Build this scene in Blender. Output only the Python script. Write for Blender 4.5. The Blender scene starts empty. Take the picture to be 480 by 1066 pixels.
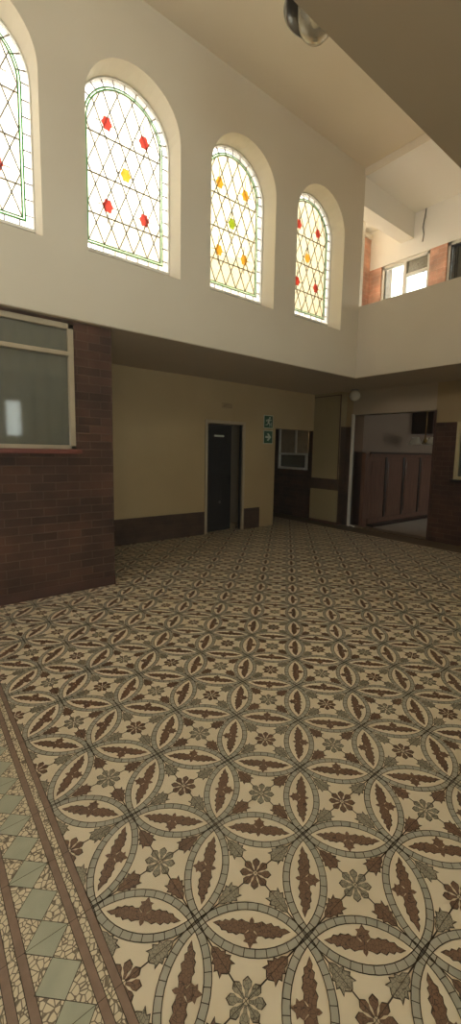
import bpy, bmesh, math, random
from mathutils import Vector, Matrix
random.seed(4)
PI = math.pi
S = bpy.context.scene
COL = S.collection

# ------------------------------------------------------------------ camera
R = [[0,0,0]]*3
def cam_axes(yaw, pitch, roll):
    f = Vector((math.cos(yaw)*math.cos(pitch), math.sin(yaw)*math.cos(pitch), math.sin(pitch)))
    r = f.cross(Vector((0,0,1))).normalized(); u = r.cross(f)
    return r*math.cos(roll)+u*math.sin(roll), -r*math.sin(roll)+u*math.cos(roll), f
r, u, f = cam_axes(.8815, -.1171, .0216)
cd = bpy.data.cameras.new('camera'); cam = bpy.data.objects.new('camera', cd); COL.objects.link(cam)
M = Matrix(((r.x,u.x,-f.x,0),(r.y,u.y,-f.y,0),(r.z,u.z,-f.z,1.5),(0,0,0,1)))
cam.matrix_world = M
cd.sensor_fit = 'VERTICAL'; cd.sensor_height = 36; cd.lens = 431.86/1066*36
cd.shift_x = -15.4/1066; cd.shift_y = -13.2/1066
cd.clip_start = .05
S.camera = cam

# ------------------------------------------------------------------ world, light, exposure
W = bpy.data.worlds.new('sky'); S.world = W; W.use_nodes = True
wn = W.node_tree.nodes; wl = W.node_tree.links
bg = wn['Background']
bg.inputs['Color'].default_value = (1.0, .975, .93, 1)
bg.inputs['Strength'].default_value = 8.5
def portal(x, y, z, sx, sy, rot):
    l = bpy.data.lights.new('window_daylight_portal', 'AREA'); l.shape = 'RECTANGLE'; l.size = sx; l.size_y = sy
    l.cycles.is_portal = True
    o = bpy.data.objects.new('window_daylight_portal', l); COL.objects.link(o); o.location = (x,y,z); o.rotation_euler = rot
S.view_settings.view_transform = 'Standard'; S.view_settings.look = 'None'
S.view_settings.gamma = 1; S.view_settings.use_curve_mapping = False
S.view_settings.exposure = 0.08
S.cycles.max_bounces = 12; S.cycles.diffuse_bounces = 8; S.cycles.transparent_max_bounces = 12
S.cycles.use_denoising = True
S.cycles.sample_clamp_indirect = 8
HALLW = [(.07+1.4217*k, 1.09+1.4217*k) for k in range(4)]
for a, b in HALLW: portal((a+b)/2, 4.75, 4.4, 1.0, 1.8, (PI/2, 0, PI) if 0 else (-PI/2, 0, 0))

# ------------------------------------------------------------------ materials
def lin(c):
    return tuple(((v/255)/12.92 if v/255 <= .04045 else ((v/255+.055)/1.055)**2.4) for v in c)+(1,)
def base_mat(name, rough=.7, spec=.3, metal=0):
    m = bpy.data.materials.new(name); m.use_nodes = True
    b = m.node_tree.nodes['Principled BSDF']
    b.inputs['Roughness'].default_value = rough; b.inputs['Specular IOR Level'].default_value = spec
    b.inputs['Metallic'].default_value = metal
    return m, m.node_tree.nodes, m.node_tree.links, b
def noisy(name, c, c2=None, scale=3, rough=.7, spec=.3, metal=0, bump=0, bscale=60, contrast=.5, stretch=None):
    m, n, l, b = base_mat(name, rough, spec, metal)
    c2 = c2 or tuple(v*.88 for v in c)
    tc = n.new('ShaderNodeTexCoord'); src = tc.outputs['Object']
    if stretch:
        mp = n.new('ShaderNodeMapping'); mp.inputs['Scale'].default_value = stretch; l.new(src, mp.inputs[0]); src = mp.outputs[0]
    t = n.new('ShaderNodeTexNoise'); t.inputs['Scale'].default_value = scale; t.inputs['Detail'].default_value = 5
    l.new(src, t.inputs['Vector'])
    r = n.new('ShaderNodeValToRGB'); r.color_ramp.elements[0].position = .5-contrast/2; r.color_ramp.elements[1].position = .5+contrast/2
    r.color_ramp.elements[0].color = lin(c2); r.color_ramp.elements[1].color = lin(c)
    l.new(t.outputs['Fac'], r.inputs['Fac']); l.new(r.outputs[0], b.inputs['Base Color'])
    if bump:
        t2 = n.new('ShaderNodeTexNoise'); t2.inputs['Scale'].default_value = bscale; l.new(src, t2.inputs['Vector'])
        bp = n.new('ShaderNodeBump'); bp.inputs['Strength'].default_value = bump; bp.inputs['Distance'].default_value = .004
        l.new(t2.outputs['Fac'], bp.inputs['Height']); l.new(bp.outputs[0], b.inputs['Normal'])
    return m
def crackle(name, c, line, scale, thick=.05, rough=.5):
    m, n, l, b = base_mat(name, rough-.1, .6)
    tc = n.new('ShaderNodeTexCoord')
    v = n.new('ShaderNodeTexVoronoi'); v.feature = 'DISTANCE_TO_EDGE'; v.inputs['Scale'].default_value = scale
    l.new(tc.outputs['Object'], v.inputs['Vector'])
    r = n.new('ShaderNodeValToRGB'); r.color_ramp.elements[0].position = thick; r.color_ramp.elements[1].position = thick*1.8
    r.color_ramp.elements[0].color = lin(line); r.color_ramp.elements[1].color = lin(c)
    l.new(v.outputs['Distance'], r.inputs['Fac']); l.new(r.outputs[0], b.inputs['Base Color'])
    return m
def brick_mat(name, c1, c2, mortar, rough=.75, bw=.23, bh=.082, spec=.25):
    m, n, l, b = base_mat(name, rough, spec)
    tc = n.new('ShaderNodeTexCoord'); geo = n.new('ShaderNodeNewGeometry')
    sp = n.new('ShaderNodeSeparateXYZ'); l.new(tc.outputs['Object'], sp.inputs[0])
    sn = n.new('ShaderNodeSeparateXYZ'); l.new(geo.outputs['True Normal'], sn.inputs[0])
    ax = n.new('ShaderNodeMath'); ax.operation = 'ABSOLUTE'; l.new(sn.outputs[0], ax.inputs[0])
    gt = n.new('ShaderNodeMath'); gt.operation = 'GREATER_THAN'; gt.inputs[1].default_value = .5; l.new(ax.outputs[0], gt.inputs[0])
    mx = n.new('ShaderNodeMix'); mx.data_type = 'FLOAT'; l.new(gt.outputs[0], mx.inputs[0]); l.new(sp.outputs[0], mx.inputs[2]); l.new(sp.outputs[1], mx.inputs[3])
    cb = n.new('ShaderNodeCombineXYZ'); l.new(mx.outputs[0], cb.inputs[0]); l.new(sp.outputs[2], cb.inputs[1])
    t = n.new('ShaderNodeTexBrick'); t.inputs['Scale'].default_value = 1
    t.inputs['Color1'].default_value = lin(c1); t.inputs['Color2'].default_value = lin(c2); t.inputs['Mortar'].default_value = lin(mortar)
    t.inputs['Brick Width'].default_value = bw; t.inputs['Row Height'].default_value = bh
    t.inputs['Mortar Size'].default_value = .005; t.inputs['Mortar Smooth'].default_value = .3; t.inputs['Bias'].default_value = 0
    l.new(cb.outputs[0], t.inputs['Vector'])
    ns = n.new('ShaderNodeTexNoise'); ns.inputs['Scale'].default_value = 4; ns.inputs['Detail'].default_value = 6; l.new(tc.outputs['Object'], ns.inputs['Vector'])
    r = n.new('ShaderNodeValToRGB'); r.color_ramp.elements[0].position = .3; r.color_ramp.elements[1].position = .7
    r.color_ramp.elements[0].color = (.62,.62,.62,1); r.color_ramp.elements[1].color = (1.25,1.2,1.15,1); l.new(ns.outputs['Fac'], r.inputs[0])
    mm = n.new('ShaderNodeMix'); mm.data_type = 'RGBA'; mm.blend_type = 'MULTIPLY'; mm.inputs[0].default_value = 1
    l.new(t.outputs['Color'], mm.inputs[6]); l.new(r.outputs[0], mm.inputs[7]); l.new(mm.outputs[2], b.inputs['Base Color'])
    inv = n.new('ShaderNodeMath'); inv.operation = 'SUBTRACT'; inv.inputs[0].default_value = 1; l.new(t.outputs['Fac'], inv.inputs[1])
    bp = n.new('ShaderNodeBump'); bp.inputs['Strength'].default_value = .6; bp.inputs['Distance'].default_value = .006
    l.new(inv.outputs[0], bp.inputs['Height']); l.new(bp.outputs[0], b.inputs['Normal'])
    return m
def leaded_glass(name, c, trans=.55):
    """obscured coloured window glass: part see-through, part scattering"""
    m = bpy.data.materials.new(name); m.use_nodes = True; n = m.node_tree.nodes; l = m.node_tree.links
    n.clear(); out = n.new('ShaderNodeOutputMaterial')
    tr = n.new('ShaderNodeBsdfTransparent'); tl = n.new('ShaderNodeBsdfTranslucent'); gl = n.new('ShaderNodeBsdfGlossy')
    tc = n.new('ShaderNodeTexCoord'); ns = n.new('ShaderNodeTexNoise'); ns.inputs['Scale'].default_value = 55; ns.inputs['Detail'].default_value = 3
    l.new(tc.outputs['Object'], ns.inputs['Vector'])
    r = n.new('ShaderNodeValToRGB'); r.color_ramp.elements[0].position = .35; r.color_ramp.elements[1].position = .65
    cc = lin(c); r.color_ramp.elements[0].color = tuple(v*.86 for v in cc[:3])+(1,); r.color_ramp.elements[1].color = cc
    l.new(ns.outputs['Fac'], r.inputs[0]); l.new(r.outputs[0], tr.inputs[0]); l.new(r.outputs[0], tl.inputs[0])
    gl.inputs['Roughness'].default_value = .15
    a = n.new('ShaderNodeMixShader'); a.inputs[0].default_value = trans; l.new(tl.outputs[0], a.inputs[1]); l.new(tr.outputs[0], a.inputs[2])
    b = n.new('ShaderNodeMixShader'); b.inputs[0].default_value = .05; l.new(a.outputs[0], b.inputs[1]); l.new(gl.outputs[0], b.inputs[2])
    l.new(b.outputs[0], out.inputs[0]); return m
def clear_glass(name, tint=(235,240,238), refl=.12, rough=.02):
    m = bpy.data.materials.new(name); m.use_nodes = True; n = m.node_tree.nodes; l = m.node_tree.links
    n.clear(); out = n.new('ShaderNodeOutputMaterial')
    tr = n.new('ShaderNodeBsdfTransparent'); tr.inputs[0].default_value = lin(tint)
    gl = n.new('ShaderNodeBsdfGlossy'); gl.inputs['Roughness'].default_value = rough
    fr = n.new('ShaderNodeFresnel'); fr.inputs[0].default_value = 1.5
    ad = n.new('ShaderNodeMath'); ad.operation = 'ADD'; ad.inputs[1].default_value = refl; l.new(fr.outputs[0], ad.inputs[0])
    mx = n.new('ShaderNodeMixShader'); l.new(ad.outputs[0], mx.inputs[0]); l.new(tr.outputs[0], mx.inputs[1]); l.new(gl.outputs[0], mx.inputs[2])
    l.new(mx.outputs[0], out.inputs[0]); return m

PLASTER = noisy('cream_plaster', (212,201,180), (205,193,171), scale=1.3, rough=.65, spec=.25, bump=.08, bscale=25)
CEIL = noisy('ceiling_paint', (234,222,200), (227,213,190), scale=.8, rough=.6, spec=.25)
LOWPLASTER = noisy('ochre_plaster', (176,153,112), (164,141,101), scale=1.2, rough=.6, spec=.3, bump=.1, bscale=20)
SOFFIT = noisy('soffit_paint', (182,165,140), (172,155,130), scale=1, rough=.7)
GALPLASTER = noisy('white_gallery_plaster', (242,238,228), (236,231,220), scale=1, rough=.7)
BRICK = brick_mat('dark_brick', (90,62,49), (68,48,38), (98,80,66))
GALBRICK = brick_mat('orange_brick', (220,176,152), (208,158,134), (220,190,170))
DARKBRICK = brick_mat('brown_brick_band', (84,64,50), (72,54,42), (84,66,52))
PLINTH = noisy('plinth_brown', (88,58,46), (70,47,38), scale=6, rough=.5)
WHITE = noisy('white_gloss_paint', (226,222,210), (214,208,194), scale=4, rough=.35, spec=.5)
ROOMW = noisy('brown_room_wall', (140,118,100), (130,108,92), scale=1.2, rough=.6)
CREAMP = noisy('cream_gloss_paint', (200,184,140), (188,170,126), scale=4, rough=.35, spec=.5)
PANELP = noisy('olive_cream_board', (168,152,112), (158,141,102), scale=2, rough=.5)
SILL = noisy('red_sill_tile', (122,66,50), (104,54,42), scale=8, rough=.4)
WOOD = noisy('brown_panel_wood', (128,92,76), (98,68,56), scale=5, rough=.22, spec=.6, stretch=(6,6,.6))
WOODD = noisy('dark_moulding_wood', (60,40,33), (44,30,26), scale=6, rough=.3, spec=.5, stretch=(6,6,.6))
DARKDOOR = noisy('dark_door_paint', (44,40,38), (34,30,30), scale=5, rough=.35, spec=.4)
BLACK = noisy('black_metal', (24,22,22), (18,16,16), scale=8, rough=.4)
METAL = noisy('grey_metal', (150,146,138), (130,126,118), scale=6, rough=.35, metal=.7)
BRASS = noisy('aged_brass', (150,118,66), (120,92,50), scale=8, rough=.35, metal=.8)
LEAD = noisy('lead_came', (150,138,120), (134,122,104), scale=20, rough=.5)
GLASSW = leaded_glass('obscured_white_glass', (226,224,214))
GLASSC = leaded_glass('obscured_glass_cream_light', (216,211,192))  # same glass; cream tint paints the weaker light behind windows three and four
GLASSE = leaded_glass('clear_edge_glass', (232,232,230), .8)
GREENG = leaded_glass('green_border_glass', (140,205,150))
REDG = leaded_glass('red_flower_glass', (226,134,126), .35)
YELG = leaded_glass('yellow_flower_glass', (246,212,124), .35)
LIMEG = leaded_glass('lime_flower_glass', (200,216,110), .35)
WGLASS = clear_glass('window_glass')
DIMGLASS = clear_glass('hazed_window_glass', (190,192,182), .08, .05)
_n = DIMGLASS.node_tree.nodes; _l = DIMGLASS.node_tree.links
_d = _n.new('ShaderNodeBsdfDiffuse'); _d.inputs[0].default_value = lin((170,168,150)); _o = [q for q in _n if q.type == 'OUTPUT_MATERIAL'][0]
_x = _n.new('ShaderNodeMixShader'); _x.inputs[0].default_value = .28; _l.new(_o.inputs[0].links[0].from_socket, _x.inputs[1]); _l.new(_d.outputs[0], _x.inputs[2]); _l.new(_x.outputs[0], _o.inputs[0])  # grey diffuse mixed in as haze, lifts the dark panes
FRAMEP = noisy('aged_frame_paint', (176,160,132), (160,144,118), scale=5, rough=.45, spec=.4)
SGREEN = noisy('sign_green', (34,84,58), (30,76,52), scale=9, rough=.5)
SWHITE = noisy('sign_white', (205,208,190), (196,200,182), scale=9, rough=.5)
CURT = noisy('pale_curtain', (206,206,184), (186,186,164), scale=3, rough=.9)
GROUT = noisy('outside_render', (234,222,198), (224,212,186), scale=.8, rough=.9)
ROOFM = noisy('outside_roof', (190,180,165), (170,160,146), scale=1, rough=.9)
FOL = noisy('outside_foliage', (96,120,66), (60,84,44), scale=9, rough=.8)
# floor
F_BASE = noisy('cream_tile', (238,222,190), (226,208,174), scale=5, rough=.36, spec=.8, contrast=.6)
F_RING = noisy('grey_green_tile', (186,179,158), (168,163,142), scale=14, rough=.38, spec=.7)
F_LINE = noisy('dark_tile_line', (78,66,52), (66,56,44), scale=8, rough=.5)
F_BROWN = crackle('brown_leaf_tile', (128,98,76), (78,58,45), 95, .03)
F_GREY = crackle('grey_leaf_tile', (160,150,126), (90,80,64), 95, .03)
F_STRIP = noisy('brown_strip_tile', (156,130,110), (140,116,98), scale=30, rough=.45, spec=.3)
F_CRACK = crackle('crazed_cream_tile', (224,208,174), (124,108,86), 56, .05)
F_DIAM = noisy('sage_diamond_tile', (186,184,156), (168,168,142), scale=12, rough=.38, spec=.7)
F_PLAIN = noisy('worn_edge_tile', (122,104,80), (104,88,68), scale=4, rough=.45)

# ------------------------------------------------------------------ mesh helpers
class MB:
    def __init__(s): s.v = []; s.f = []; s.m = []; s.mats = []
    def mi(s, mat):
        if mat not in s.mats: s.mats.append(mat)
        return s.mats.index(mat)
    def poly(s, pts, mat):
        b = len(s.v); s.v += [tuple(p) for p in pts]; s.f.append(tuple(range(b, b+len(pts)))); s.m.append(s.mi(mat))
    def box(s, x0, x1, y0, y1, z0, z1, mat):
        b = len(s.v); s.v += [(x0,y0,z0),(x1,y0,z0),(x1,y1,z0),(x0,y1,z0),(x0,y0,z1),(x1,y0,z1),(x1,y1,z1),(x0,y1,z1)]
        for q in ((0,3,2,1),(4,5,6,7),(0,1,5,4),(1,2,6,5),(2,3,7,6),(3,0,4,7)):
            s.f.append(tuple(b+i for i in q)); s.m.append(s.mi(mat))
        return s
    def prism(s, pts, d, mat):
        """closed outline pts (3D, coplanar) pushed along vector d"""
        n = len(pts); b = len(s.v); d = Vector(d)
        s.v += [tuple(p) for p in pts]+[tuple(Vector(p)+d) for p in pts]
        k = s.mi(mat)
        s.f.append(tuple(b+i for i in reversed(range(n)))); s.m.append(k)
        s.f.append(tuple(b+n+i for i in range(n))); s.m.append(k)
        for i in range(n):
            j = (i+1) % n; s.f.append((b+i,b+j,b+n+j,b+n+i)); s.m.append(k)
        return s
    def tube(s, pts, r, mat, seg=8):
        pts = [Vector(p) for p in pts]; rings = []; k = s.mi(mat)
        for i, p in enumerate(pts):
            d = (pts[min(i+1,len(pts)-1)]-pts[max(i-1,0)]).normalized()
            a = d.orthogonal().normalized() if i == 0 else (a-d*a.dot(d)).normalized()
            c = d.cross(a); rr = r[i] if isinstance(r, (list,tuple)) else r
            b = len(s.v); s.v += [tuple(p+(a*math.cos(2*PI*q/seg)+c*math.sin(2*PI*q/seg))*rr) for q in range(seg)]; rings.append(b)
        for a0, b0 in zip(rings, rings[1:]):
            for q in range(seg):
                q2 = (q+1) % seg; s.f.append((a0+q,a0+q2,b0+q2,b0+q)); s.m.append(k)
        s.f.append(tuple(rings[0]+q for q in reversed(range(seg)))); s.m.append(k)
        s.f.append(tuple(rings[-1]+q for q in range(seg))); s.m.append(k)
        return s
    def lathe(s, prof, c, mat, seg=32, axis='Z', ax=None):
        """profile [(r,h)] turned about an axis through c"""
        k = s.mi(mat); rings = []
        def P(r_, h, t):
            if axis == 'Z': return (c[0]+r_*math.cos(t), c[1]+r_*math.sin(t), c[2]+h)
            if axis == 'Y': return (c[0]+r_*math.cos(t), c[1]+h, c[2]+r_*math.sin(t))
            return (c[0]+h, c[1]+r_*math.cos(t), c[2]+r_*math.sin(t))
        for r_, h in prof:
            b = len(s.v); s.v += [P(max(r_,1e-4), h, 2*PI*q/seg) for q in range(seg)]; rings.append(b)
        for a0, b0 in zip(rings, rings[1:]):
            for q in range(seg):
                q2 = (q+1) % seg; s.f.append((a0+q,a0+q2,b0+q2,b0+q)); s.m.append(k)
        return s
    def build(s, name, parent=None, smooth=False, kind=None, bevel=0, loc=None, recalc=True):
        me = bpy.data.meshes.new(name)
        o0 = Vector(loc) if loc else Vector((0,0,0))
        me.from_pydata([tuple(Vector(p)-o0) for p in s.v], [], s.f)
        for m in s.mats: me.materials.append(m)
        me.polygons.foreach_set('material_index', s.m)
        if smooth: me.polygons.foreach_set('use_smooth', [True]*len(s.f))
        me.update()
        if recalc:
            bm = bmesh.new(); bm.from_mesh(me); bmesh.ops.recalc_face_normals(bm, faces=bm.faces); bm.to_mesh(me); bm.free()
        o = bpy.data.objects.new(name, me); COL.objects.link(o)
        if loc: o.location = o0
        if parent:
            o.parent = parent
            o.location = o0 - Vector(parent.location)
        if kind: o['kind'] = kind
        if bevel:
            b = o.modifiers.new('bevel', 'BEVEL'); b.width = bevel; b.segments = 2; b.limit_method = 'ANGLE'
        return o
def structure(name, mat, *boxes, bevel=0):
    m = MB()
    for b in boxes: m.box(*b, mat)
    return m.build(name, kind='structure', bevel=bevel)
def thing(name, label, cat, loc, group=None):
    o = bpy.data.objects.new(name, None); COL.objects.link(o); o.location = loc; o.empty_display_size = .1
    o['label'] = label; o['category'] = cat
    if group: o['group'] = group
    return o
def tag(o, label, cat, group=None):
    o['label'] = label; o['category'] = cat
    if group: o['group'] = group
    return o

# ------------------------------------------------------------------ floor
def build_floor():
    mb = MB()
    mb.box(-4.5, 11.6, -2.9, 8.4, -.12, 0, F_BASE)
    g = .3496; ox, oy = .393, 1.2218; h = g/math.sqrt(2)
    UMIN, UMAX = .393, 6.55
    Z = [.0003*i for i in range(12)]
    def W2(c, a, b):           # cell units -> world, c = cell centre
        return (c[0]+(a+b)*h, c[1]+(b-a)*h)
    def clip(pts):
        for lo, val in ((1, UMIN), (0, UMAX)):
            out = []
            n = len(pts)
            for i in range(n):
                p, q = pts[i], pts[(i+1) % n]
                ip = (p[0] >= val-1e-9) if lo else (p[0] <= val+1e-9)
                iq = (q[0] >= val-1e-9) if lo else (q[0] <= val+1e-9)
                if ip: out.append(p)
                if ip != iq:
                    t = (val-p[0])/(q[0]-p[0]); out.append((val, p[1]+t*(q[1]-p[1])))
            pts = out
            if len(pts) < 3: return None
        return pts
    def put(c, pts, z, mat, cell=True):
        w = [W2(c, *p) for p in pts] if cell else pts
        if any(p[0] < UMIN or p[0] > UMAX for p in w): w = clip(w)
        if w: mb.poly([(p[0], p[1], z) for p in w], mat)
    def scaled(pts, k, c):
        return [(c[0]+(p[0]-c[0])*k, c[1]+(p[1]-c[1])*k) for p in pts]
    # leaf (points outward along +x from 0), spiky
    LEAF = [(0,.012),(.025,.045),(.012,.075),(.055,.06),(.065,.085),(.095,.055),(.11,.07),(.125,.04),(.155,.035),(.19,0)]
    LEAF = [(x, y) for x, y in LEAF]+[(x, -y) for x, y in LEAF[-2::-1]]
    WING = [(0,.008),(.03,.024),(.055,.05),(.09,.046),(.12,.06),(.15,.05),(.19,.055),(.21,.04),(.25,.042),(.27,.022),(.335,.0),
            (.28,-.02),(.25,-.014),(.23,-.032),(.19,-.024),(.165,-.044),(.12,-.03),(.085,-.046),(.05,-.034),(.02,-.03),(0,-.02)]
    BODY = [(-.022,.03),(-.062,.055),(-.045,.085),(-.062,.105),(-.025,.112),(0,.15),(.025,.112),(.062,.105),(.045,.085),(.062,.055),(.022,.03),(.02,-.05),(0,-.075),(-.02,-.05)]
    PET = [(.02,.008),(.06,.015),(.085,.032),(.115,.034),(.145,0),(.115,-.034),(.085,-.032),(.06,-.015),(.02,-.008)]
    def rotp(pts, t, s=1, o=(0,0)):
        ct, st = math.cos(t), math.sin(t); return [(o[0]+s*(x*ct-y*st), o[1]+s*(x*st+y*ct)) for x, y in pts]
    for i in range(-14, 26):
        for j in range(-14, 32):
            c = (ox+h*(i+j+1), oy+h*(j-i))
            if c[0] < UMIN-.3 or c[0] > UMAX+.3 or c[1] < -.6 or c[1] > 8.1: continue
            if c[0] < 1.55 and c[1] > 4.6: continue
            if c[0] < 5.6 and c[1] > 6.35: continue
            near = (c[0]**2+c[1]**2) < 12
            N = 56 if near else 32
            zz = .0002*((i % 2)+2*(j % 2))
            r0, r1, lw = .654, .719, .008
            def ring(ra, rb, z, mat):
                for k in range(N):
                    t0, t1 = 2*PI*k/N, 2*PI*(k+1)/N
                    put(c, [(ra*math.cos(t0),ra*math.sin(t0)),(rb*math.cos(t0),rb*math.sin(t0)),(rb*math.cos(t1),rb*math.sin(t1)),(ra*math.cos(t1),ra*math.sin(t1))], z, mat)
            ring(r0, r1, .0004+zz, F_RING)
            if c[1] < 5.5 and c[0] < 5.5:
                ring(r0-lw/2, r0+lw/2, .0016, F_LINE); ring(r1-lw/2, r1+lw/2, .0016, F_LINE)
            if near or (c[0]**2+c[1]**2) < 25:
                for k in range(44):
                    t = 2*PI*(k+.5)/44; w = .0032
                    if k % 11 in (5,): continue
                    ct, st = math.cos(t), math.sin(t)
                    put(c, [(r0*ct-w*st, r0*st+w*ct),(r0*ct+w*st, r0*st-w*ct),(r1*ct+w*st, r1*st-w*ct),(r1*ct-w*st, r1*st+w*ct)], .0018, F_LINE)
            green = (i+j) % 2 == 0
            fm, lm = (F_GREY, F_BROWN) if green else (F_BROWN, F_GREY)
            # flower of eight petals, stems and four leaves
            for k in range(8):
                t = PI*k/4
                if near: put(c, rotp(PET, t, 1.12), .0010, F_LINE)
                put(c, rotp(PET, t, 1.0, (.006*math.cos(t), .006*math.sin(t))), .0013, fm)
            for k in range(4):
                t = PI/4+PI*k/2; ct, st = math.cos(t), math.sin(t)
                w = .006
                put(c, [(.12*ct-w*st,.12*st+w*ct),(.12*ct+w*st,.12*st-w*ct),(.64*ct+w*st,.64*st-w*ct),(.64*ct-w*st,.64*st+w*ct)], .0010, F_LINE)
                lf = [(x*1.22, y*.95) for x, y in LEAF]; L_ = rotp(lf, t, 1, (.232*ct, .232*st))
                if near: put(c, rotp([(x*1.06, y*1.16) for x, y in lf], t, 1, (.224*ct, .224*st)), .0012, F_LINE)
                put(c, L_, .0014, lm)
            # winged leaf inside each lens: lens below the cell along a, lens left of the cell along b
            for ax in (0, 1):
                o = (0, -.5) if ax == 0 else (-.5, 0)
                wc = W2(c, *o)
                if wc[0] < UMIN-.05: continue
                sgn = 1 if green else -1
                def T(p, k=1.0):
                    x, y = p; y = (y*1.12-.012)*sgn*k; x *= k*1.04
                    return (o[0]+x, o[1]+y) if ax == 0 else (o[0]+y, o[1]+x)
                for mir in (1, -1):
                    wp = [(x*mir, y) for x, y in WING]
                    if near: put(c, [T((x+(.006*mir if x else 0), y*1.14)) for x, y in wp], .0010, F_LINE)
                    put(c, [T(p) for p in wp], .0012, F_BROWN)
                put(c, [T(p) for p in BODY], .0014, F_BROWN)
    # joints of the square tiles
    T_ = h; w = .0008
    k = 0
    while UMIN+k*T_ < UMAX:
        x = ox+k*T_; k += 1
        mb.poly([(x-w,-.6,.0021),(x+w,-.6,.0021),(x+w,6.05,.0021),(x-w,6.05,.0021)], F_LINE)
    for k in range(-7, 27):
        y = oy+k*T_
        mb.poly([(.1,y-w,.0021),(UMAX,y-w,.0021),(UMAX,y+w,.0021),(.1,y+w,.0021)], F_LINE)
    # border along the left edge
    y0, y1 = -.6, 4.34; z = .0005
    def strip(a, b, mat, z=.0005):
        mb.poly([(a,y0,z),(b,y0,z),(b,y1,z),(a,y1,z)], mat)
    for a, b, mt in ((.370,.393,F_STRIP),(.346,.370,F_CRACK),(.322,.346,F_STRIP),(.196,.322,F_CRACK),(.172,.196,F_STRIP),(.148,.172,F_CRACK),(.124,.148,F_STRIP),(-.3,.124,F_CRACK)): strip(a, b, mt)
    for x in (.370,.346,.322,.196,.172,.148,.124,.393): strip(x-.001, x+.001, F_LINE, .0016)
    p = h/2
    for k in range(-16, 28):
        yc = oy+p*k; xc = .256
        d = [(xc-.063,yc),(xc,yc-p/2),(xc+.063,yc),(xc,yc+p/2)]
        if yc+p/2 > y1 or yc < -.5: continue
        mb.poly([(a,b,.0008) for a,b in scaled(d, 1.03, (xc,yc))], F_LINE)
        mb.poly([(a,b,.0012) for a,b in scaled(d, .98, (xc,yc))], F_DIAM)
    # plain worn strip along the far side wall
    mb.box(6.55, 7.2, -.6, 8.1, .0002, .001, F_PLAIN)
    fl = mb.build('floor', kind='structure', recalc=False)
    return fl
build_floor()

# ------------------------------------------------------------------ shell
VA, VB = 4.27, 4.62            # arched wall, front and back
def arched_wall():
    mb = MB(); x0, x1, z0, z1 = -4.3, 5.8, 2.72, 5.95
    SP, SILL_F, SILL_B, N = 4.74, 3.38, 3.52, 20
    xs = x0
    for (a, b) in HALLW:
        for y in (VA, VB): mb.poly([(xs,y,z0),(a,y,z0),(a,y,z1),(xs,y,z1)], PLASTER)
        xs = b
        rad = (b-a)/2; cx = (a+b)/2
        arc = [(cx-rad*math.cos(PI*k/N), SP+rad*math.sin(PI*k/N)) for k in range(N+1)]
        for y, zs in ((VA, SILL_F), (VB, SILL_B)):
            mb.poly([(a,y,z0),(b,y,z0),(b,y,zs),(a,y,zs)], PLASTER)
            for p, q in zip(arc, arc[1:]): mb.poly([(p[0],y,p[1]),(q[0],y,q[1]),(q[0],y,z1),(p[0],y,z1)], PLASTER)
        for p, q in zip(arc, arc[1:]): mb.poly([(p[0],VA,p[1]),(q[0],VA,q[1]),(q[0],VB,q[1]),(p[0],VB,p[1])], PLASTER)
        mb.poly([(a,VA,SILL_F),(a,VA,SP),(a,VB,SP),(a,VB,SILL_B)], PLASTER)
        mb.poly([(b,VA,SILL_F),(b,VA,SP),(b,VB,SP),(b,VB,SILL_B)], PLASTER)
        mb.poly([(a,VA,SILL_F),(b,VA,SILL_F),(b,VB,SILL_B),(a,VB,SILL_B)], PLASTER)
    for y in (VA, VB): mb.poly([(xs,y,z0),(x1,y,z0),(x1,y,z1),(xs,y,z1)], PLASTER)
    mb.poly([(x0,VA,z0),(x1,VA,z0),(x1,VB,z0),(x0,VB,z0)], SOFFIT); mb.poly([(x0,VA,z1),(x1,VA,z1),(x1,VB,z1),(x0,VB,z1)], PLASTER)
    mb.poly([(x0,VA,z0),(x0,VB,z0),(x0,VB,z1),(x0,VA,z1)], PLASTER); mb.poly([(x1,VA,z0),(x1,VB,z0),(x1,VB,z1),(x1,VA,z1)], PLASTER)
    return mb.build('wall_left', kind='structure', recalc=False)
arched_wall()

# upper floor: ceilings, galleries
structure('ceiling', CEIL, (-4.3, 5.8, .75, 4.3, 5.87, 6.05))
portal(6.55, 6.3, 6.1, 1.3, 1.0, (0, 0, 0))  # unseen roof opening added over the passage to brighten it
structure('ceiling_gallery', GALPLASTER, (5.8, 7.5, -.8, 5.8, 5.76, 6.05), (5.8, 7.5, 6.8, 7.0, 5.76, 6.05), (5.8, 5.9, 5.8, 6.8, 5.76, 6.05), (7.2, 7.5, 5.8, 6.8, 5.76, 6.05), (-4.3, 5.8, -.8, .75, 5.76, 6.05))
structure('trim_1', GALPLASTER, (5.8, 7.3, 4.27, 4.52, 5.34, 5.76))                    
structure('trim_15', CEIL, (5.785, 5.8, .92, 4.27, 5.76, 5.87))
structure('wall_gallery', PLASTER, (5.8, 5.95, .92, 4.27, 2.72, 3.83))             # parapet across the end
structure('wall_near_gallery', PLASTER, (-4.3, 5.95, .77, .92, 2.72, 3.83))        # parapet over the viewer
structure('ceiling_soffit', SOFFIT, (-4.3, 5.803, -2.9, .918, 2.712, 2.92), (5.803, 7.3, -2.9, 4.275, 2.712, 2.92), (-4.3, 7.3, 4.62, 8.2, 2.712, 2.92), (5.803, 7.3, 4.275, 4.62, 2.712, 2.92), (-4.3, 5.803, 4.275, 4.62, 2.712, 2.722), (7.3, 11.6, 1, 5.6, 2.72, 2.92))
structure('floor_gallery_bounce', WHITE, (5.95, 7.3, -.6, 6.8, 2.921, 2.94))  # unseen pale floor layer added to bounce light upwards
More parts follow.
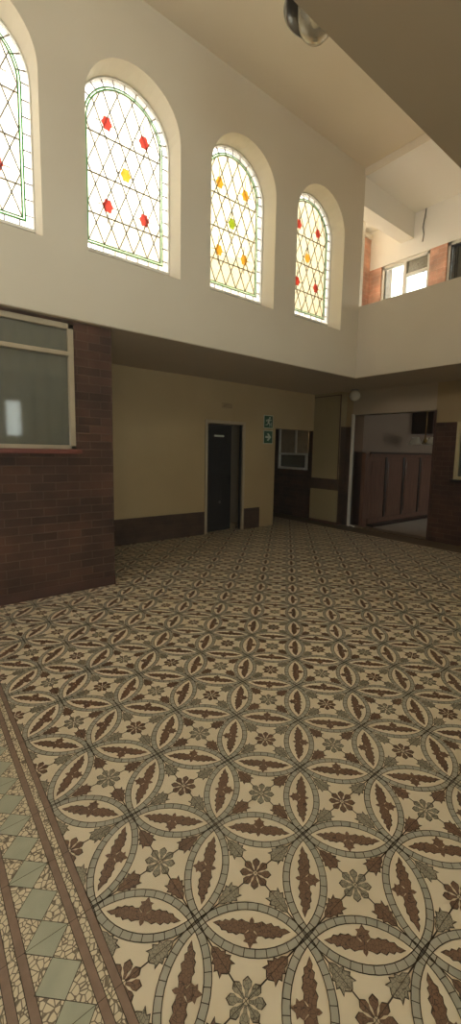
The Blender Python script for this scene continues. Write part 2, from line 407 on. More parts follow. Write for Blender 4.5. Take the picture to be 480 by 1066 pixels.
# outer wall beyond the end gallery, with its windows; hidden sills lowered for light
GX = 7.3
m = MB()
m.box(GX, GX+.25, -.8, 7.0, 5.05, 5.95, GALPLASTER)          # plaster band over the windows
m.box(GX, GX+.25, -.8, 7.0, 2.92, 3.12, GALBRICK)
m.box(GX, GX+.25, 4.9, 5.46, 3.12, 5.05, GALBRICK)
m.box(GX, GX+.25, 3.64, 3.94, 3.12, 5.05, GALBRICK)
m.box(GX, GX+.25, .9, 2.3, 3.12, 5.05, GALBRICK)
m.box(GX, GX+.25, -.8, -.6, 3.12, 5.05, GALBRICK)
m.build('wall_gallery_outer', kind='structure')
def gallery_window(name, y0, y1, z0, z1, mull, trans, x=GX, fr=.055, upper=None, glass=WGLASS, frame=WHITE):
    w = MB(); d0, d1 = x+.03, x+.10
    w.box(d0,d1,y0,y0+fr,z0,z1,frame).box(d0,d1,y1-fr,y1,z0,z1,frame).box(d0,d1,y0,y1,z1-fr,z1,frame).box(d0,d1,y0,y1,z0,z0+fr,frame)
    o = w.build(name, kind='structure')
    k = MB()
    for q in mull: k.box(d0-.01,d1-.005,q-fr/2,q+fr/2,z0+fr,z1-fr,frame)
    k.build('mullion', parent=o)
    if trans:
        k = MB()
        for (a, b, q) in trans: k.box(d0-.005,d1-.01,a,b,q-fr*.4,q+fr*.4,frame)
        k.build('transom', parent=o)
    gl = MB().box(d0+.03,d0+.036,y0+fr,y1-fr,z0+fr,z1-fr,glass).build('glass_pane', parent=o)
    if upper:
        MB().box(d0+.04,d0+.046,upper[0],upper[1],upper[2],upper[3],upper[4]).build('net_blind', parent=o)
    return o
NET = noisy('brown_net', (196,184,164), (140,128,110), scale=22, rough=.9, contrast=.25)
BLIND = noisy('grey_blind', (112,106,98), (96,90,84), scale=3, rough=.8)
gallery_window('window_5', 3.94, 4.9, 3.12, 5.05, [4.42], [(3.99,4.42,4.76)], upper=(3.99,4.40,4.78,5.0,NET))
MB().box(GX+.085,GX+.1,4.72,4.85,4.0,4.98,NET).build('window_curtain', parent=bpy.data.objects['window_5'])
gallery_window('window_6', 2.3, 3.64, 3.12, 5.05, [2.97], [], upper=None)
w6 = bpy.data.objects['window_6']
k = MB()
for y in (3.50, 3.3, 3.1, 2.85, 2.65, 2.45): k.box(GX+.015,GX+.03,y-.008,y+.008,4.0,5.0,BLACK)
for z in (4.02, 4.98): k.box(GX+.015,GX+.03,2.36,3.58,z-.012,z+.012,BLACK)
k.box(GX+.015,GX+.03,3.57,3.585,4.0,5.0,BLACK)
k.build('burglar_bars', parent=w6)
MB().box(GX+.085,GX+.1,2.36,3.58,4.15,5.0,BLIND).build('blind', parent=w6)
gallery_window('window_7', -.6, .9, 3.12, 5.05, [.15], [])  # unseen window added to bring more light into the gallery
portal(GX+.3, 6.15, 4.08, 1.9, 1.3, (0, PI/2, 0)); portal(GX+.3, 4.42, 4.08, 1.9, .95, (0, PI/2, 0)); portal(GX+.3, 2.97, 3.6, .95, 1.3, (0, PI/2, 0));  # the first serves an unseen wall opening added to brighten the passage
portal(GX+.3, .15, 4.08, 1.9, 1.4, (0, PI/2, 0)); 
# brick pier with a white cap, and white post, behind the wall end
structure('trim_2', GALBRICK, (7.0, 7.3, 5.16, 5.44, 2.92, 5.62), bevel=.01)
structure('trim_3', WHITE, (6.96, 7.3, 5.12, 5.48, 5.62, 5.70), bevel=.02)
structure('trim_4', GALPLASTER, (6.28, 6.345, 4.62, 4.70, 2.94, 5.76))
structure('wall_gallery_far', GALPLASTER, (5.8, 7.3, 6.8, 7.0, 2.92, 3.1), (5.8, 7.3, 6.8, 7.0, 5.6, 5.76), (5.65, 5.8, 4.62, 7.0, 2.92, 5.76))
portal(6.55, 7.05, 4.35, 1.4, 2.5, (-PI/2, 0, 0))  # unseen open end, added so daylight fills the passage
# near gallery's unseen outer wall, windows added to light the arched wall
m = MB(); m.box(-4.3,7.3,-.8,-.6,2.92,3.9,GALPLASTER); m.box(-4.3,7.3,-.8,-.6,5.3,5.76,GALPLASTER)
nb = [(-3.8,-2.0),(-1.4,.4),(1.0,2.8)]
xs = -4.3
for a, b in nb: m.box(xs,a,-.8,-.6,3.9,5.3,GALPLASTER); xs = b
m.box(xs,7.3,-.8,-.6,3.9,5.3,GALPLASTER); m.build('wall_near_outer', kind='structure')
for q, (a, b) in enumerate(nb):
    w = MB()
    for (c, d) in ((a,a+.06),(b-.06,b),((a+b)/2-.03,(a+b)/2+.03)): w.box(c,d,-.74,-.68,3.9,5.3,WHITE)
    w.box(a,b,-.74,-.68,3.9,3.96,WHITE); w.box(a,b,-.74,-.68,5.24,5.3,WHITE)
    o = w.build('window_%d' % (8+q), kind='structure')
    MB().box(a+.05,b-.05,-.715,-.71,3.95,5.25,WGLASS).build('glass_pane', parent=o)
    portal((a+b)/2, -.85, 4.6, 1.8, 1.4, (PI/2, 0, 0))

# end walls of the hall (left of the viewer)
structure('wall_end', PLASTER, (-4.5, -4.3, -.8, 4.62, 2.92, 3.9), (-4.5, -4.3, -.8, 4.62, 5.5, 6.0), (-4.5, -4.3, -.8, 1.2, 3.9, 5.5), (-4.5, -4.3, 3.8, 4.62, 3.9, 5.5), (-4.5, -4.3, -2.9, 4.6, 0, 2.92))
portal(-4.55, 2.5, 4.7, 2.6, 1.6, (0, -PI/2, 0))  # unseen opening added in the end wall to light the parapet
# ground floor behind the viewer: wall with one tall narrow window
structure('wall_behind', LOWPLASTER, (-4.3, -2.6, -2.9, -2.7, 0, 2.72), (-2.6, 1.2, -2.9, -2.7, 2.4, 2.72), (1.2, 1.95, -2.9, -2.7, 0, 2.72), (2.32, 4.6, -2.9, -2.7, 0, 2.72), (5.6, 7.3, -2.9, -2.7, 0, 2.72), (4.6, 5.6, -2.9, -2.7, 2.3, 2.72), (1.95, 2.32, -2.9, -2.7, 0, 1.72), (1.95, 2.32, -2.9, -2.7, 2.6, 2.72))
w = MB(); w.box(1.95,1.98,-2.85,-2.78,1.72,2.6,WHITE).box(2.29,2.32,-2.85,-2.78,1.72,2.6,WHITE).box(1.98,2.29,-2.85,-2.78,1.72,1.75,WHITE).box(1.98,2.29,-2.85,-2.78,2.57,2.6,WHITE)
o = w.build('window_12', kind='structure'); MB().box(1.98,2.29,-2.82,-2.815,1.75,2.57,WGLASS).build('glass_pane', parent=o)

w = MB()
for x in (4.6, 5.54): w.box(x,x+.06,-2.84,-2.77,0,2.3,WHITE)
w.box(4.6,5.6,-2.84,-2.77,2.24,2.3,WHITE).box(4.6,5.6,-2.84,-2.77,.0,.1,WHITE)
o = w.build('added_door_3', kind='structure'); MB().box(4.65,5.55,-2.81,-2.805,.1,2.24,WGLASS).build('glass_pane', parent=o)  # unseen glazed door added behind the viewer for light on the floor
w = MB()
for x in (-2.6,-1.35,-.1,1.14): w.box(x,x+.06,-2.84,-2.77,0,2.4,WHITE)
w.box(-2.6,1.2,-2.84,-2.77,2.34,2.4,WHITE).box(-2.6,1.2,-2.84,-2.77,0,.1,WHITE)
o = w.build('added_door_4', kind='structure'); MB().box(-2.55,1.15,-2.81,-2.805,.1,2.34,WGLASS).build('glass_pane', parent=o)  # unseen wide glazing added to brighten the floor near the viewer
portal(-.7, -2.95, 1.2, 3.8, 2.4, (PI/2, 0, 0))
portal(5.1, -2.95, 1.15, 1.0, 2.3, (PI/2, 0, 0))
# brick block with the big window (ground floor, left)
BY = 4.34
structure('wall_brick', BRICK, (-4.3, -.62, BY, BY+.25, .1, 2.72), (1.35, 1.735, BY, BY+.25, .1, 2.72), (-.62, 1.35, BY, BY+.25, .1, 1.43), (-.62, 1.35, BY, BY+.25, 2.68, 2.72), (1.485, 1.735, BY+.25, 6.07, .1, 2.72))
structure('baseboard_brick', PLINTH, (-4.3, 1.74, BY-.006, BY+.25, 0, .1), (1.485, 1.741, BY+.25, 6.07, 0, .1), bevel=.004)
w = MB(); fr = .05; a, b, z0, z1 = -.62, 1.35, 1.475, 2.68; d0, d1 = BY-.012, BY+.07
w.box(a,a+fr,d0,d1,z0,z1,FRAMEP).box(b-fr,b,d0,d1,z0,z1,FRAMEP).box(a,b,d0,d1,z1-fr,z1,FRAMEP).box(a,b,d0,d1,z0,z0+.04,FRAMEP)
win = w.build('window_13', kind='structure', bevel=.003)
MB().box(a+fr,b-fr,d0-.012,d1,2.375,2.415,FRAMEP).build('transom', parent=win, bevel=.003)
MB().box(.33,.37,d0,d1,z0+.04,2.375,FRAMEP).build('mullion', parent=win)
MB().box(a+fr,b-fr,BY+.03,BY+.034,z0+.04,2.375,DIMGLASS).build('glass_pane', parent=win)
MB().box(a+fr,b-fr,BY+.02,BY+.024,2.415,z1-fr,DIMGLASS).build('fanlight_pane', parent=win)
structure('trim_5', SILL, (-.66, 1.40, BY-.05, BY+.02, 1.43, 1.475), bevel=.006)
# curtain behind that window, softly folded
m = MB(); n = 120; pts = []
for i in range(n+1):
    x = -.58+1.9*i/n; pts.append((x, BY+.16+.022*math.sin(i*.75)+.012*math.sin(i*.31)))
for p, q in zip(pts, pts[1:]): m.poly([(p[0],p[1],1.40),(q[0],q[1],1.40),(q[0],q[1],2.66),(p[0],p[1],2.66)], CURT)
tag(m.build('curtain', smooth=True, recalc=False), 'pale grey green curtain hanging behind the big window in the brick wall', 'curtain')
structure('wall_brick_room', DARKDOOR, (-4.3, 1.48, 4.9, 5.0, 0, 2.72))

# recessed plaster wall with the doorway and dado
RY = 6.07
structure('wall_recess', LOWPLASTER, (1.735, 4.10, RY, RY+.09, 0, 2.72), (4.92, 5.74, RY, RY+.09, 0, 2.72), (4.10, 4.92, RY, RY+.09, 1.98, 2.72), (5.74, 6.87, RY, RY+.18, 1.95, 2.72), (5.56, 5.74, RY+.18, 8.1, 0, 2.72))
structure('baseboard_recess', DARKBRICK, (1.735, 4.065, RY-.012, RY, 0, .41), (4.965, 5.36, RY-.012, RY, 0, .40), bevel=.003)
# door 1: white frame, dark leaf ajar, narrow dim room behind
m = MB(); m.box(4.065,4.115,RY-.025,RY+.02,0,2.02,FRAMEP).box(4.905,4.955,RY-.025,RY+.02,0,2.02,FRAMEP).box(4.115,4.905,RY-.025,RY+.02,1.965,2.02,FRAMEP); m.box(4.09,4.12,RY+.02,RY+.09,0,1.98,DARKDOOR).box(4.90,4.93,RY+.02,RY+.09,0,1.98,DARKDOOR)
fr1 = m.build('trim_6', kind='structure', bevel=.004)
DOORP = thing('door_1', '', '', (4.125, RY+.06, 0)); del DOORP['label']; del DOORP['category']; DOORP['kind'] = 'structure'
DOORP.rotation_euler = (0,0,math.radians(6))
def local(parent, mb, name, bevel=0, smooth=False, label=None):
    me = mb.build(name, bevel=bevel, smooth=smooth); me.parent = parent; me.location = (0,0,0)
    if label: me['label'] = label
    return me
m = MB(); m.box(.0,.60,-.02,.02,.02,1.95,DARKDOOR)
for (a, b, c, d) in ((.07,.27,1.1,1.84),(.33,.53,1.1,1.84),(.07,.27,.18,.95),(.33,.53,.18,.95)):
    m.box(a,b,-.026,-.02,c,d,DARKDOOR); m.box(a+.03,b-.03,-.032,-.026,c+.03,d-.03,DARKDOOR)
local(DOORP, m, 'leaf', bevel=.003)
local(DOORP, MB().box(.17,.40,-.036,-.027,1.735,1.765,SWHITE), 'name_plate', label='narrow pale plate')
local(DOORP, MB().lathe([(.0,-.045),(.022,-.045),(.026,-.035),(.012,-.02),(.012,-.03)], (.31,0,.55), METAL, 16, 'Y'), 'knob', smooth=True)
local(DOORP, MB().box(.54,.575,-.034,-.02,.88,1.06,BLACK).tube([(.557,-.03,1.0),(.557,-.065,1.0),(.46,-.065,1.0)], .009, BLACK), 'handle')
structure('wall_door_room', SOFFIT, (3.7, 3.8, RY+.09, 8.1, 0, 2.72), (5.2, 5.3, RY+.09, 8.1, 0, 2.72), (3.8, 5.2, 6.95, 7.05, 0, 2.72))

# side wall (far end), brick and plaster, with wide doorway and windows
SX = 7.05; T = .2
m = MB()
m.box(SX,SX+T,3.50+.0,3.515,0,2.25,LOWPLASTER)
m.box(SX,SX+T,-2.9,2.15,0,2.04,BRICK); m.box(SX,SX+T,2.15,3.12,0,1.1,BRICK); m.box(SX,SX+T,3.12,3.5,0,2.04,BRICK)
m.box(SX,SX+T,-2.9,3.5,2.04,2.72,LOWPLASTER)
m.box(SX,SX+T,3.5,5.2,2.25,2.72,SOFFIT)
m.box(SX,SX+T,5.2,6.14,0,2.02,DARKBRICK); m.box(SX,SX+T,5.2,8.1,2.02,2.72,LOWPLASTER)
m.box(SX,SX+T,6.14,7.3,0,1.09,BRICK); m.box(SX,SX+T,7.3,8.1,0,2.02,BRICK); m.box(SX,SX+T,6.14,6.36,1.09,2.02,DARKBRICK)
m.build('wall_right', kind='structure')
structure('wall_nook', LOWPLASTER, (5.56, 7.25, 8.1, 8.3, 0, 2.72))
# cream boarded pier with brick band
structure('wall_pier', PANELP, (6.87, 7.05, 5.36, 6.10, .06, .72), (6.87, 7.05, 5.36, 6.10, .95, 2.72))
structure('trim_7', DARKBRICK, (6.86, 7.05, 5.355, 6.105, .72, .95), (6.885, 7.05, 5.345, 5.36, .06, 2.02))
structure('baseboard_pier', PLINTH, (6.865, 7.05, 5.355, 6.105, 0, .06))
m = MB(); m.box(6.862,6.87,5.36,5.385,.95,2.66,PLINTH); m.box(6.862,6.87,6.075,6.1,.95,2.66,PLINTH); m.box(6.862,6.87,5.385,6.075,2.64,2.66,PLINTH)
m.build('trim_8', kind='structure')
# doorway frame strip (white) on its left side
m = MB(); m.box(SX-.03,SX+.02,5.155,5.205,0,2.27,WHITE); m.box(SX-.012,SX+T,3.5,5.205,2.25,2.285,SOFFIT); m.box(SX-.01,SX+.02,3.485,3.515,0,2.25,PLINTH)
m.build('trim_9', kind='structure')
structure('trim_16', WOOD, (7.12, 7.25, 4.9, 4.98, 0, 1.50))
structure('trim_18', WOODD, (7.2, 7.25, 4.98, 5.2, 0, 1.52))
structure('trim_17', ROOMW, (7.12, 7.25, 4.98, 5.2, 1.52, 2.25))
structure('trim_10', F_PLAIN, (SX-.05, SX+T, 3.5, 5.155, .001, .012))
# window at right in brick wall
m = MB(); y0,y1,z0,z1 = 2.15,3.12,1.1,2.04
m.box(SX-.03,SX+.05,y0,y0+.05,z0,z1,CREAMP).box(SX-.03,SX+.05,y1-.05,y1,z0,z1,CREAMP).box(SX-.03,SX+.05,y0+.05,y1-.05,z0,z0+.05,CREAMP).box(SX-.03,SX+.05,y0+.05,y1-.05,z1-.05,z1,CREAMP)
o = m.build('window_14', kind='structure'); MB().box(SX+.02,SX+.025,y0+.05,y1-.05,z0+.05,z1-.05,DIMGLASS).build('glass_pane', parent=o)
MB().box(SX-.02,SX+.045,2.6,2.64,z0+.05,z1-.05,CREAMP).build('mullion', parent=o)
structure('trim_11', BLACK, (SX-.06, SX+.02, 2.1, 3.16, 1.05, 1.1), bevel=.004)
# serving window in the nook
m = MB(); y0,y1,z0,z1 = 6.38,7.3,1.09,2.02
m.box(SX-.03,SX+.05,y0,y0+.05,z0,1.45,WHITE).box(SX-.03,SX+.05,y1-.05,y1,z0,z1,WHITE).box(SX-.04,SX+.05,y0+.05,y1-.05,z0,z0+.05,WHITE).box(SX-.03,SX+.05,y0,y1-.05,1.42,1.47,WHITE)
o = m.build('window_15', kind='structure'); MB().box(SX-.02,SX+.04,6.72,6.77,1.47,z1,WHITE).build('mullion', parent=o)
MB().box(SX+.01,SX+.015,y0+.02,y1-.05,z0+.05,z1,DIMGLASS).build('glass_pane', parent=o)
MB().box(SX+.002,SX+.006,y0,y1-.05,1.46,z1,noisy('buff_screen', (176,156,124), (150,132,104), scale=9, rough=.8)).build('screen', parent=o)
structure('wall_hatch_room', LOWPLASTER, (7.9, 8.0, 5.4, 8.3, 0, 2.72))

# panelled room beyond the doorway
structure('wall_panelled_room', ROOMW, (7.25, 11.6, 4.98, 5.4, 0, 2.72), (11.4, 11.6, 1, 4.98, 0, 2.72), (7.25, 8.6, 1.0, 1.2, 0, 2.72), (10.6, 11.4, 1.0, 1.2, 0, 2.72), (8.6, 10.6, 1.0, 1.2, 0, .9), (8.6, 10.6, 1.0, 1.2, 2.3, 2.72))
m = MB(); m.box(8.6,10.6,1.05,1.1,.9,.95,WHITE).box(8.6,10.6,1.05,1.1,2.25,2.3,WHITE)
for x in (8.6,9.25,9.9,10.55): m.box(x,x+.05,1.05,1.1,.95,2.25,WHITE)
o = m.build('window_16', kind='structure'); MB().box(8.65,10.55,1.07,1.075,.95,2.25,WGLASS).build('glass_pane', parent=o)
portal(9.6, .95, 1.6, 2.0, 1.4, (PI/2, 0, 0))
m = MB(); PX0, PX1, PY = 7.255, 11.4, 4.9
m.box(PX0,PX1,PY,4.98,.0,1.42,WOOD)
pan = m.build('trim_12', kind='structure')
m = MB(); m.box(PX0,PX1,PY-.03,PY+.02,1.42,1.50,WOOD); m.box(PX0,PX1,PY-.055,PY,1.49,1.52,WOODD); m.build('dado_rail', parent=pan, bevel=.005)
m = MB(); m.box(PX0,PX1,PY-.03,PY,.0,.16,WOOD); m.box(PX0,PX1,PY-.17,PY-.03,.0,.06,WOODD); m.build('skirting', parent=pan, bevel=.005)
x = 7.16
while x < 11.3:
    if x > 7.24: MB().box(x-.03,x+.03,PY-.024,PY,.16,1.42,WOODD).build('stile', parent=pan, bevel=.006)
    q0, q1 = max(x,7.25)+.09, min(x+.70, 11.4)-.09
    MB().box(q0,q1,PY-.014,PY,.24,1.34,WOOD).build('raised_panel', parent=pan, bevel=.012)
    x += .70
structure('trim_13', WOODD, (8.95, 11.4, 4.5, 4.98, 1.95, 2.72))
structure('floor_panelled_room', noisy('pale_room_floor', (206,198,184), (190,180,166), scale=2, rough=.25, spec=.6), (7.26, 11.4, 1.2, 4.73, .002, .012))

# ------------------------------------------------------------------ stained glass
def arch_outline(cx, rad, z0, sp, N=28):
    pts = [(cx-rad, z0)]+[(cx-rad*math.cos(PI*k/N), sp+rad*math.sin(PI*k/N)) for k in range(N+1)]+[(cx+rad, z0)]
    return pts
def stained_window(idx, a, b, pane, colours):
    y = 4.55; cx = (a+b)/2; rad = (b-a)/2; SP = 4.74; zb = 3.50
    loc = (cx, y, zb)
    mb = MB()
    def band(r0, r1, zlo0, zlo1, y0, y1, mat, target):
        o = arch_outline(cx, r0, zlo0, SP); i = arch_outline(cx, r1, zlo1, SP)
        n = len(o)
        for k in range(n):
            k2 = (k+1) % n
            q = [o[k], o[k2], i[k2], i[k]]
            target.prism([(p[0], y0, p[1]) for p in q], (0, y1-y0, 0), mat)
    band(rad+.01, rad-.012, zb, zb+.025, y-.03, y+.03, WHITE, mb)
    win = mb.build('window_%d' % idx, kind='structure', loc=loc)
    # panes
    g = MB(); band(rad-.012, rad-.075, zb+.025, zb+.085, y-.003, y+.003, GLASSE, g); g.build('edge_glass', parent=win, loc=loc)
    g = MB(); band(rad-.075, rad-.105, zb+.085, zb+.115, y-.003, y+.003, GLASSW, g); g.build('pale_border_glass', parent=win, loc=loc)
    g = MB(); band(rad-.0765, rad-.086, zb+.0865, zb+.096, y-.008, y-.004, GREENG, g); band(rad-.095, rad-.1045, zb+.105, zb+.1145, y-.008, y-.004, GREENG, g); g.build('green_border_glass', parent=win, loc=loc)
    ri = rad-.105; zi = zb+.115
    g = MB(); g.prism([(p[0], y-.003, p[1]) for p in arch_outline(cx, ri, zi, SP)], (0,.006,0), pane); g.build('field_glass', parent=win, loc=loc)
    # leads
    L = MB(); w = .0046
    for rr, zz in ((rad-.075, zb+.085), (ri, zi)):
        band(rr+.003, rr-.003, zz-.003, zz+.003, y-.006, y+.006, LEAD, L)
    # ticks in the edge band
    def bar(p, q, w=w, t=L, mat=LEAD, dy=.006):
        d = Vector((q[0]-p[0], q[1]-p[1]))
        if d.length < 1e-5: return
        d.normalize(); nx, nz = -d.y*w, d.x*w
        t.prism([(p[0]+nx,y-dy,p[1]+nz),(q[0]+nx,y-dy,q[1]+nz),(q[0]-nx,y-dy,q[1]-nz),(p[0]-nx,y-dy,p[1]-nz)], (0,2*dy,0), mat)
    for k in range(9):
        z = zb+.14+k*.14
        for s in (-1, 1): bar((cx+s*(rad-.075), z), (cx+s*(rad-.012), z), .004)
    for k in range(1, 12):
        t = PI*k/12; bar((cx+(rad-.105)*math.cos(t), SP+(rad-.105)*math.sin(t)), (cx+(rad-.012)*math.cos(t), SP+(rad-.012)*math.sin(t)), .004)
    for k in range(7):
        x = cx-rad+.13+k*.127; bar((x, zb+.025), (x, zb+.085), .004)
    # diamond lattice clipped to the inner field
    def inside(x, z):
        if abs(x-cx) > ri or z < zi: return False
        return z <= SP or (x-cx)**2+(z-SP)**2 <= ri*ri
    W_, H_ = 2*ri/5, .37
    for s in (-1, 1):
        for k in range(-14, 22):
            x0 = cx-ri+k*W_ ; pts = []
            start = None; last = None
            for q in range(0, 241):
                z = zi+(SP+ri-zi)*q/240; x = x0+s*(z-zi)*W_/H_
                if inside(x, z):
                    if start is None: start = (x, z)
                    last = (x, z)
            if start and last: bar(start, last)
    for z in (3.886, 4.27, 4.655):
        hw = ri if z <= SP else math.sqrt(max(0, ri*ri-(z-SP)**2)); bar((cx-hw, z), (cx+hw, z), .0055)
    L.build('lead_lattice', parent=win, loc=loc)
    # flowers
    spots = [(-.2, 4.785), (.21, 4.785), (0, 4.375), (-.2, 4.0), (.21, 4.0)]
    for (dx, z), mt in zip(spots, colours):
        F = MB(); pts = []
        for k in range(48):
            t = 2*PI*k/48; r_ = .058*(1+.11*math.cos(6*t))
            pts.append((cx+dx+r_*math.cos(t)*.9, y-.009, z+r_*math.sin(t)*1.1))
        F.prism(pts, (0,.003,0), mt)
        fl = F.build('flower_glass', parent=win, loc=loc)
        H = MB()
        for ang in (0, PI/2, PI, 3*PI/2):
            bar((cx+dx+.06*math.cos(ang), z+.06*math.sin(ang)), (cx+dx+(.11 if ang in (0,PI) else .17)*math.cos(ang), z+(.17 if ang not in (0,PI) else .06)*math.sin(ang)), .0018, H)
        H.build('flower_leads', parent=win, loc=loc)
    return win
RY5 = [REDG, REDG, YELG, REDG, REDG]
stained_window(1, *HALLW[0], GLASSW, RY5)
stained_window(2, *HALLW[1], GLASSW, RY5)
stained_window(3, *HALLW[2], GLASSC, [YELG, YELG, LIMEG, YELG, YELG])
stained_window(4, *HALLW[3], GLASSC, RY5)

# ------------------------------------------------------------------ outside, beyond the glass
o = MB().box(3.4, 14, 8.6, 9.2, -.12, 6.2, GROUT).build('wall_outside', kind='structure')
structure('trim_14', ROOFM, (-6, 5.6, 4.62, 8.5, 2.93, 3.0))  # unseen roof of the lower rooms, added pale to bounce light inside
FOLM = MB()
for k in range(70):
    c = (11+random.uniform(-.8,.8), 6.2+random.uniform(-1.3,1.3), 5.1+random.uniform(-1.2,.5)); rr = random.uniform(.25,.5)
    FOLM.lathe([(rr*math.sin(PI*q/6)*random.uniform(.8,1.15), -rr*math.cos(PI*q/6)) for q in range(7)], c, FOL, 9)
t = thing('tree', 'green tree top outside the upper gallery window', 'tree', (11,6.2,-.1))
FOLM.build('crown', parent=t, loc=(11,6.2,4))
MB().tube([(11,6.2,-.1),(11.05,6.25,2.5),(11,6.2,4.6)], [.2,.15,.1], WOODD, 10).build('trunk', parent=t, loc=(11,6.2,-.1))

# ------------------------------------------------------------------ fittings
# two green escape signs on the recessed wall
def sign(x0, x1, z0, z1, label, kind):
    y = RY-.006; o = MB().box(x0,x1,y-.003,RY-.0005,z0,z1,SWHITE).box(x0+.012,x1-.012,y-.006,y-.003,z0+.012,z1-.012,SGREEN).build('exit_sign', loc=((x0+x1)/2, RY, z0))
    tag(o, label, 'sign', 'green escape signs beside the door'); cx, cz = (x0+x1)/2, (z0+z1)/2
    g = MB()
    def P(pts):
        g.prism([(cx+a, y-.0085, cz+b) for a, b in pts], (0,.0025,0), SWHITE)
    if kind == 'man':
        P([(.028+.02*math.cos(2*PI*k/14), .075+.02*math.sin(2*PI*k/14)) for k in range(14)])
        P([(-.03,.045),(.015,.055),(.03,.03),(.01,-.02),(-.015,-.03),(-.03,0)])           # trunk
        P([(.02,.045),(.045,.015),(.075,.03),(.07,.045),(.045,.032),(.03,.055)])          # front arm
        P([(-.03,.045),(-.065,.035),(-.075,0),(-.06,-.005),(-.05,.022),(-.025,.028)])     # rear arm
        P([(-.01,-.02),(.01,-.015),(.045,-.035),(.035,-.09),(.018,-.088),(.026,-.045),(-.005,-.035)])
        P([(-.018,-.015),(.0,-.03),(-.03,-.065),(-.08,-.072),(-.08,-.055),(-.04,-.05)])
        P([(.062,-.09),(.075,-.09),(.075,-.01),(.062,-.01)])
    else:
        P([(-.075,.02),(.0,.02),(-.035,.062),(.0,.075),(.075,0),(.0,-.075),(-.035,-.062),(.0,-.02),(-.075,-.02)])
    g.build('running_figure' if kind == 'man' else 'arrow', parent=o, loc=(cx,RY,z0))
sign(5.42, 5.66, 1.94, 2.19, 'green running figure escape sign on the plaster, upper of the two signs', 'man')
sign(5.42, 5.66, 1.64, 1.90, 'green white arrow escape sign on the plaster, lower of the two signs', 'arrow')
# faint plate over the door
m = MB(); m.box(4.42,4.66,RY-.012,RY-.0005,2.24,2.34,LOWPLASTER)
v = m.build('wall_vent', loc=(4.54,RY,2.24), bevel=.003)
tag(v, 'small ochre painted plate on the wall above the dark door', 'vent')
m = MB()
for z in (2.26,2.28,2.30,2.32): m.box(4.44,4.64,RY-.016,RY-.012,z-.003,z+.003,PLINTH)
m.build('slats', parent=v, loc=(4.54,RY,2.24))
# globe lamp under the gallery
t = thing('ceiling_lamp', 'white globe lamp on the low ceiling by the wide doorway', 'lamp', (6.80,5.0,2.72))
OPAL = noisy('opal_glass', (214,206,186), (206,198,176), scale=5, rough=.25, spec=.5)
MB().lathe([(0,0),(.075,0),(.08,-.02),(.06,-.035),(0,-.035)], (6.80,5.0,2.72), METAL).build('ceiling_rose', parent=t, smooth=True, loc=(6.80,5.0,2.72))
MB().lathe([(.05,-.033)]+[(.105*math.sin(PI*k/16), -.033-.095+.1*math.cos(PI*k/16)) for k in range(3,17)], (6.80,5.0,2.72), OPAL).build('globe_shade', parent=t, smooth=True, loc=(6.80,5.0,2.72))
# big pendant in the atrium
PX, PY_, PZ = 2.775, 2.60, 4.94
t = thing('pendant_lamp', 'large grey bell pendant lamp with clear glass bowl hanging high in the hall', 'lamp', (PX,PY_,5.87))
L0 = (PX,PY_,PZ)
GLOBE = bpy.data.materials.new('clear_moulded_glass'); GLOBE.use_nodes = True
gb = GLOBE.node_tree.nodes['Principled BSDF']; gb.inputs['Base Color'].default_value = lin((236,226,204)); gb.inputs['Roughness'].default_value = .08; gb.inputs['Transmission Weight'].default_value = .85; gb.inputs['IOR'].default_value = 1.35
MB().lathe([(0,.93),(.06,.93),(.06,.89),(.012,.87),(.012,.50),(0,.50)], L0, METAL, 20).build('rod', parent=t, smooth=False, loc=L0)
MB().lathe([(.05,.52),(.075,.48),(.09,.40),(.17,.32),(.235,.22),(.26,.12),(.265,.10),(.25,.10),(.225,.20),(.16,.30),(.08,.38),(.05,.46)], L0, METAL, 40).build('bell_shade', parent=t, smooth=True, loc=L0)
MB().lathe([(.145,.12),(.15,.08),(.145,.0),(.125,-.06),(.085,-.105),(.03,-.125),(0,-.128),(0,-.118),(.03,-.115),(.08,-.095),(.115,-.055),(.135,0),(.14,.08),(.135,.12)], L0, GLOBE, 40).build('glass_bowl', parent=t, smooth=True, loc=L0)
MB().lathe([(.02,.30),(.03,.16),(.03,.12),(.045,.08),(.05,.03),(.035,-.015),(0,-.03)], L0, OPAL, 24).build('bulb', parent=t, smooth=True, loc=L0)
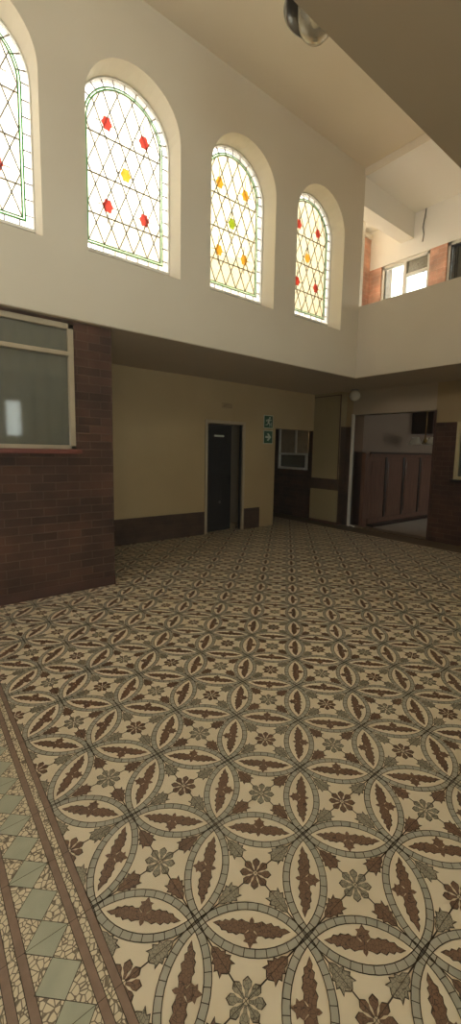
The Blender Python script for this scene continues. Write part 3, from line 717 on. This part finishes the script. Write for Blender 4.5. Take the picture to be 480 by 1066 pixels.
# chandelier in the panelled room
c = (8.4, 4.36, 1.78)
t = thing('chandelier', 'brass chandelier with cream glass shades in the panelled room', 'lamp', (c[0],c[1],2.72))
MB().tube([(c[0],c[1],2.72),(c[0],c[1],c[2])], .012, BRASS).lathe([(0,-.06),(.03,-.04),(.045,0),(.02,.05),(.012,.12)], c, BRASS, 16).build('stem', parent=t, smooth=True, loc=c)
for k in range(5):
    a = 2*PI*k/5+.4; ex, ey = c[0]+.24*math.cos(a), c[1]+.24*math.sin(a)
    MB().tube([(c[0],c[1],c[2]-.02),(c[0]+.1*math.cos(a),c[1]+.1*math.sin(a),c[2]-.07),(c[0]+.2*math.cos(a),c[1]+.2*math.sin(a),c[2]-.03),(ex,ey,c[2]+.02)], .008, BRASS).build('arm', parent=t, smooth=True, loc=c)
    MB().lathe([(.035,.06),(.055,.025),(.08,-.03),(.11,-.09),(.104,-.09),(.074,-.03),(.05,.02),(.0,.05)], (ex,ey,c[2]+.01), OPAL, 18).build('glass_shade', parent=t, smooth=True, loc=c)
# door knob poking out at the right jamb, white peg at the left jamb
t = thing('door_2', '', '', (7.27,3.44,0)); del t['label']; del t['category']; t['kind'] = 'structure'
MB().box(7.27,8.05,3.42,3.46,.015,2.2,WOODD).build('leaf', parent=t, loc=(7.27,3.44,0))
MB().lathe([(0,.0),(.03,.0),(.036,-.012),(.036,-.03),(.02,-.045),(0,-.05)], (7.32,3.56,.93), BLACK, 18, 'Y').lathe([(.012,.0),(.012,-.1)], (7.32,3.56,.93), BLACK, 12, 'Y').build('knob', parent=t, smooth=True, loc=(7.27,3.44,0))
m = MB().tube([(7.0,5.13,.02),(7.0,5.10,.03),(7.0,5.02,.012),(7.0,4.99,.012)], .014, WHITE, 10)
m.tube([(7.0,5.14,.0),(7.0,5.14,.09)], .018, WHITE, 12)
tag(m.build('door_stop', smooth=False, loc=(7.0,5.1,0)), 'small white door hook on the floor at the foot of the white door post', 'door hook')
# cable hanging at the beam end
m = MB().tube([(7.27,4.05,5.74),(7.26,4.06,5.6),(7.265,4.09,5.45),(7.26,4.06,5.33),(7.25,4.07,5.2)], .008, BLACK, 6)
tag(m.build('hanging_cable', loc=(7.26,4.06,5.74)), 'thin dark cable hanging down the wall beside the beam end', 'cable')

# thin scatter volume added in the hall to imitate lens glare
HZ = bpy.data.materials.new('glare_veil'); HZ.use_nodes = True; hn = HZ.node_tree.nodes; hn.clear()
ho = hn.new('ShaderNodeOutputMaterial'); hv = hn.new('ShaderNodeVolumeScatter'); hv.inputs['Color'].default_value = (1,.95,.86,1)
hv.inputs['Density'].default_value = .026; hv.inputs['Anisotropy'].default_value = .55
HZ.node_tree.links.new(hv.outputs[0], ho.inputs['Volume'])
hz = MB().box(-4.2, 5.78, .95, 4.24, .05, 4.76, HZ).build('haze'); hz['kind'] = 'stuff'
tag(hz, 'thin haze volume added in the double height hall to imitate lens glare', 'haze')
